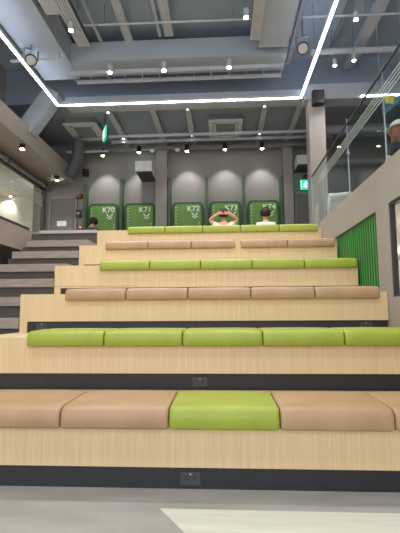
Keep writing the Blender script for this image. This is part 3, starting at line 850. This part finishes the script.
    if long_hair:
        for k in range(15):
            a2 = PI*(-.12+1.24*k/14)
            x, yy = .092*math.cos(a2), .03+.085*math.sin(a2)
            b.path([(x*.8, hc.y+yy*.8, hc.z+.08), (x*1.14, hc.y+yy*1.15, hc.z-.03), (x*1.4, hc.y+yy*1.5, hc.z-.16), (x*1.5+.01*math.sin(k*3), hc.y+yy*1.7, hc.z-.36)], [.02, .034, .036, .014], 7)
    else:
        for k in range(22):
            a2 = PI*(-.1+1.2*k/21)
            x, yy = .085*math.cos(a2), .02+.085*math.sin(a2)
            b.path([(x*.7, hc.y+yy*.7, hc.z+.1), (x*1.12, hc.y+yy*1.1, hc.z+.03), (x*1.02, hc.y+yy*1.05, hc.z-.06)], [.018, .024, .008], 6)
    bm = b.bm
    for q in bm.verts:
        q.co += Vector((1, 1, 1))*0 + q.normal*0
        nz = noise.noise(q.co*40); q.co += (q.co-hc).normalized()*nz*.008
    b.build('hair', hair, t, smooth=True)
    if cap:
        b = MB(); bm = b.bm
        rings = []
        for j in range(7):
            a2 = PI/2*j/6
            rings.append([bm.verts.new((.114*math.cos(a2)*math.cos(2*PI*i/20), hc.y+.02+.118*math.cos(a2)*math.sin(2*PI*i/20), hc.z+.06+.105*math.sin(a2))) for i in range(20)])
        for A, B in zip(rings, rings[1:]):
            for i in range(20): bm.faces.new((A[i], A[(i+1) % 20], B[(i+1) % 20], B[i]))
        bmesh.ops.remove_doubles(bm, verts=bm.verts, dist=.0005)
        bmesh.ops.solidify(bm, geom=list(bm.faces), thickness=.006)
        cp = b.build('cap', M['whiteshirt'], t, smooth=True)
        MB().prism([(-.085, hc.y-.075, hc.z+.062), (-.08, hc.y-.15, hc.z+.05), (-.04, hc.y-.185, hc.z+.045), (.04, hc.y-.185, hc.z+.045), (.08, hc.y-.15, hc.z+.05), (.085, hc.y-.075, hc.z+.062)], (0, 0, .008)).build('brim', M['whiteshirt'], cp)
    return t
p = at(89.2, 220, y=10.3)
px_, py_ = p.x, 10.3
t = thing('stool', 'low grey stool under the person in dusty blue by panel K70', 'stool', (px_, py_, LAND+.001))
MB().tube((0, 0, .27), (0, 0, .31), .17, seg=24).build('seat', M['dark'], t)
for k in range(4):
    a = PI/4+PI/2*k; MB().tube((.10*math.cos(a), .10*math.sin(a), .27), (.15*math.cos(a), .15*math.sin(a), 0), .013).build('leg', M['steel'], t)
person((px_, py_, LAND+.001), PI*.9, 'person in a dusty blue top sitting hunched in front of panel K70', .285, M['blueshirt'], M['hairdark'], 'lap', nod=1.3, lean=-.12)
p = at(223.5, 213, y=8.75)
person((p.x, 8.75, LAND+.001), PI, 'person in a cream top with hands clasped behind the head, in front of panel K73', .0, M['creamshirt'], M['hairdark'], 'head')
p = at(265.5, 214, y=8.75)
person((p.x, 8.75, LAND+.001), PI, 'dark-haired person in a white top sitting in front of panel K74', .0, M['whiteshirt'], M['hairdark'], 'lap')
person((RPX, RPY, LAND+.001), math.radians(-140), 'person with long chestnut hair and white cap sitting behind the glass railing', .44, M['trousers'], M['hairred'], 'lap', long_hair=True, cap=True)

# blue cloth pennant with a yellow flower
pa, pb, pc = at(381, 104, y=6.2), at(382, 116, y=6.2), at(401, 93.5, y=6.0)
t = thing('pennant', 'steel blue cloth pennant with a yellow flower hanging above the seated person', 'pennant', pa)
b = MB(); bm = b.bm
g = []
P0, P1, P2, P3 = Vector((0, 0, 0)), pb-pa, at(404, 92, y=6.0)-pa, at(404, 97, y=6.0)-pa
for i in range(13):
    s = i/12; A = P0.lerp(P2, s); B = P1.lerp(P3, s); off = Vector((0, .03*math.sin(s*9), -.05*math.sin(PI*s)*.3))
    g.append([bm.verts.new(A.lerp(B, j/4)+off*(1+.4*j/4)) for j in range(5)])
for A, B in zip(g, g[1:]):
    for j in range(4): bm.faces.new((A[j], A[j+1], B[j+1], B[j]))
bmesh.ops.solidify(bm, geom=list(bm.faces), thickness=.006)
b.build('cloth', M['bluecloth'], t, smooth=True)
fc = at(389.5, 98.5, y=5.98)-pa
b = MB()
for k in range(5):
    a2 = 2*PI*k/5+.3; b.ball(fc+Vector((.055*math.cos(a2), 0, .055*math.sin(a2))), (.038, .015, .038))
b.ball(fc, (.03, .022, .03))
b.build('flower', M['yellow'], t, smooth=True)
b = MB().tube(P0, Vector((P0.x, P0.y, CE-pa.z)), .004, seg=6).tube(P2, Vector((P2.x, P2.y, CE-pa.z)), .004, seg=6).tube(fc, P0.lerp(P2, .45)+Vector((0, .01, 0)), .004, seg=6)
b.build('cords', M['pipe'], t)

# ------------------------------------------------------------------ ambient fill added through the open front behind the viewer
w = bpy.data.worlds.new('front_fill'); S.world = w; w.use_nodes = True
bg = w.node_tree.nodes['Background']; bg.inputs['Color'].default_value = (.90, .94, 1, 1); bg.inputs['Strength'].default_value = 2.5

# unseen lamps added to light the front of the room
for x in (-2.6, -1.0, .6):
    for y in (1.0, 3.6):
        p = Vector((x, y, 5.64))
        t = thing('spotlight', 'added spotlight out of view over the front of the room', 'spotlight', p, 'added spotlights out of view over the front')
        MB().tube((0, 0, .012), (0, 0, .15), .05, seg=16).build('housing', M['batten'], t)
        MB().tube((0, 0, 0), (0, 0, .0115), .04, seg=16).build('lens', M['lamp'], t)
        MB().tube((0, 0, .15), (0, 0, CE-5.64), .008, seg=8).build('stem', M['pipe'], t)
        light('SPOT', (0, 0, -.02), 130, parent=t, spot=140)

vs = S.view_settings
vs.view_transform = 'Standard'; vs.look = 'None'; vs.exposure = .05; vs.gamma = 1; vs.use_curve_mapping = False
S.cycles.max_bounces = 8
S.cycles.sample_clamp_indirect = 8
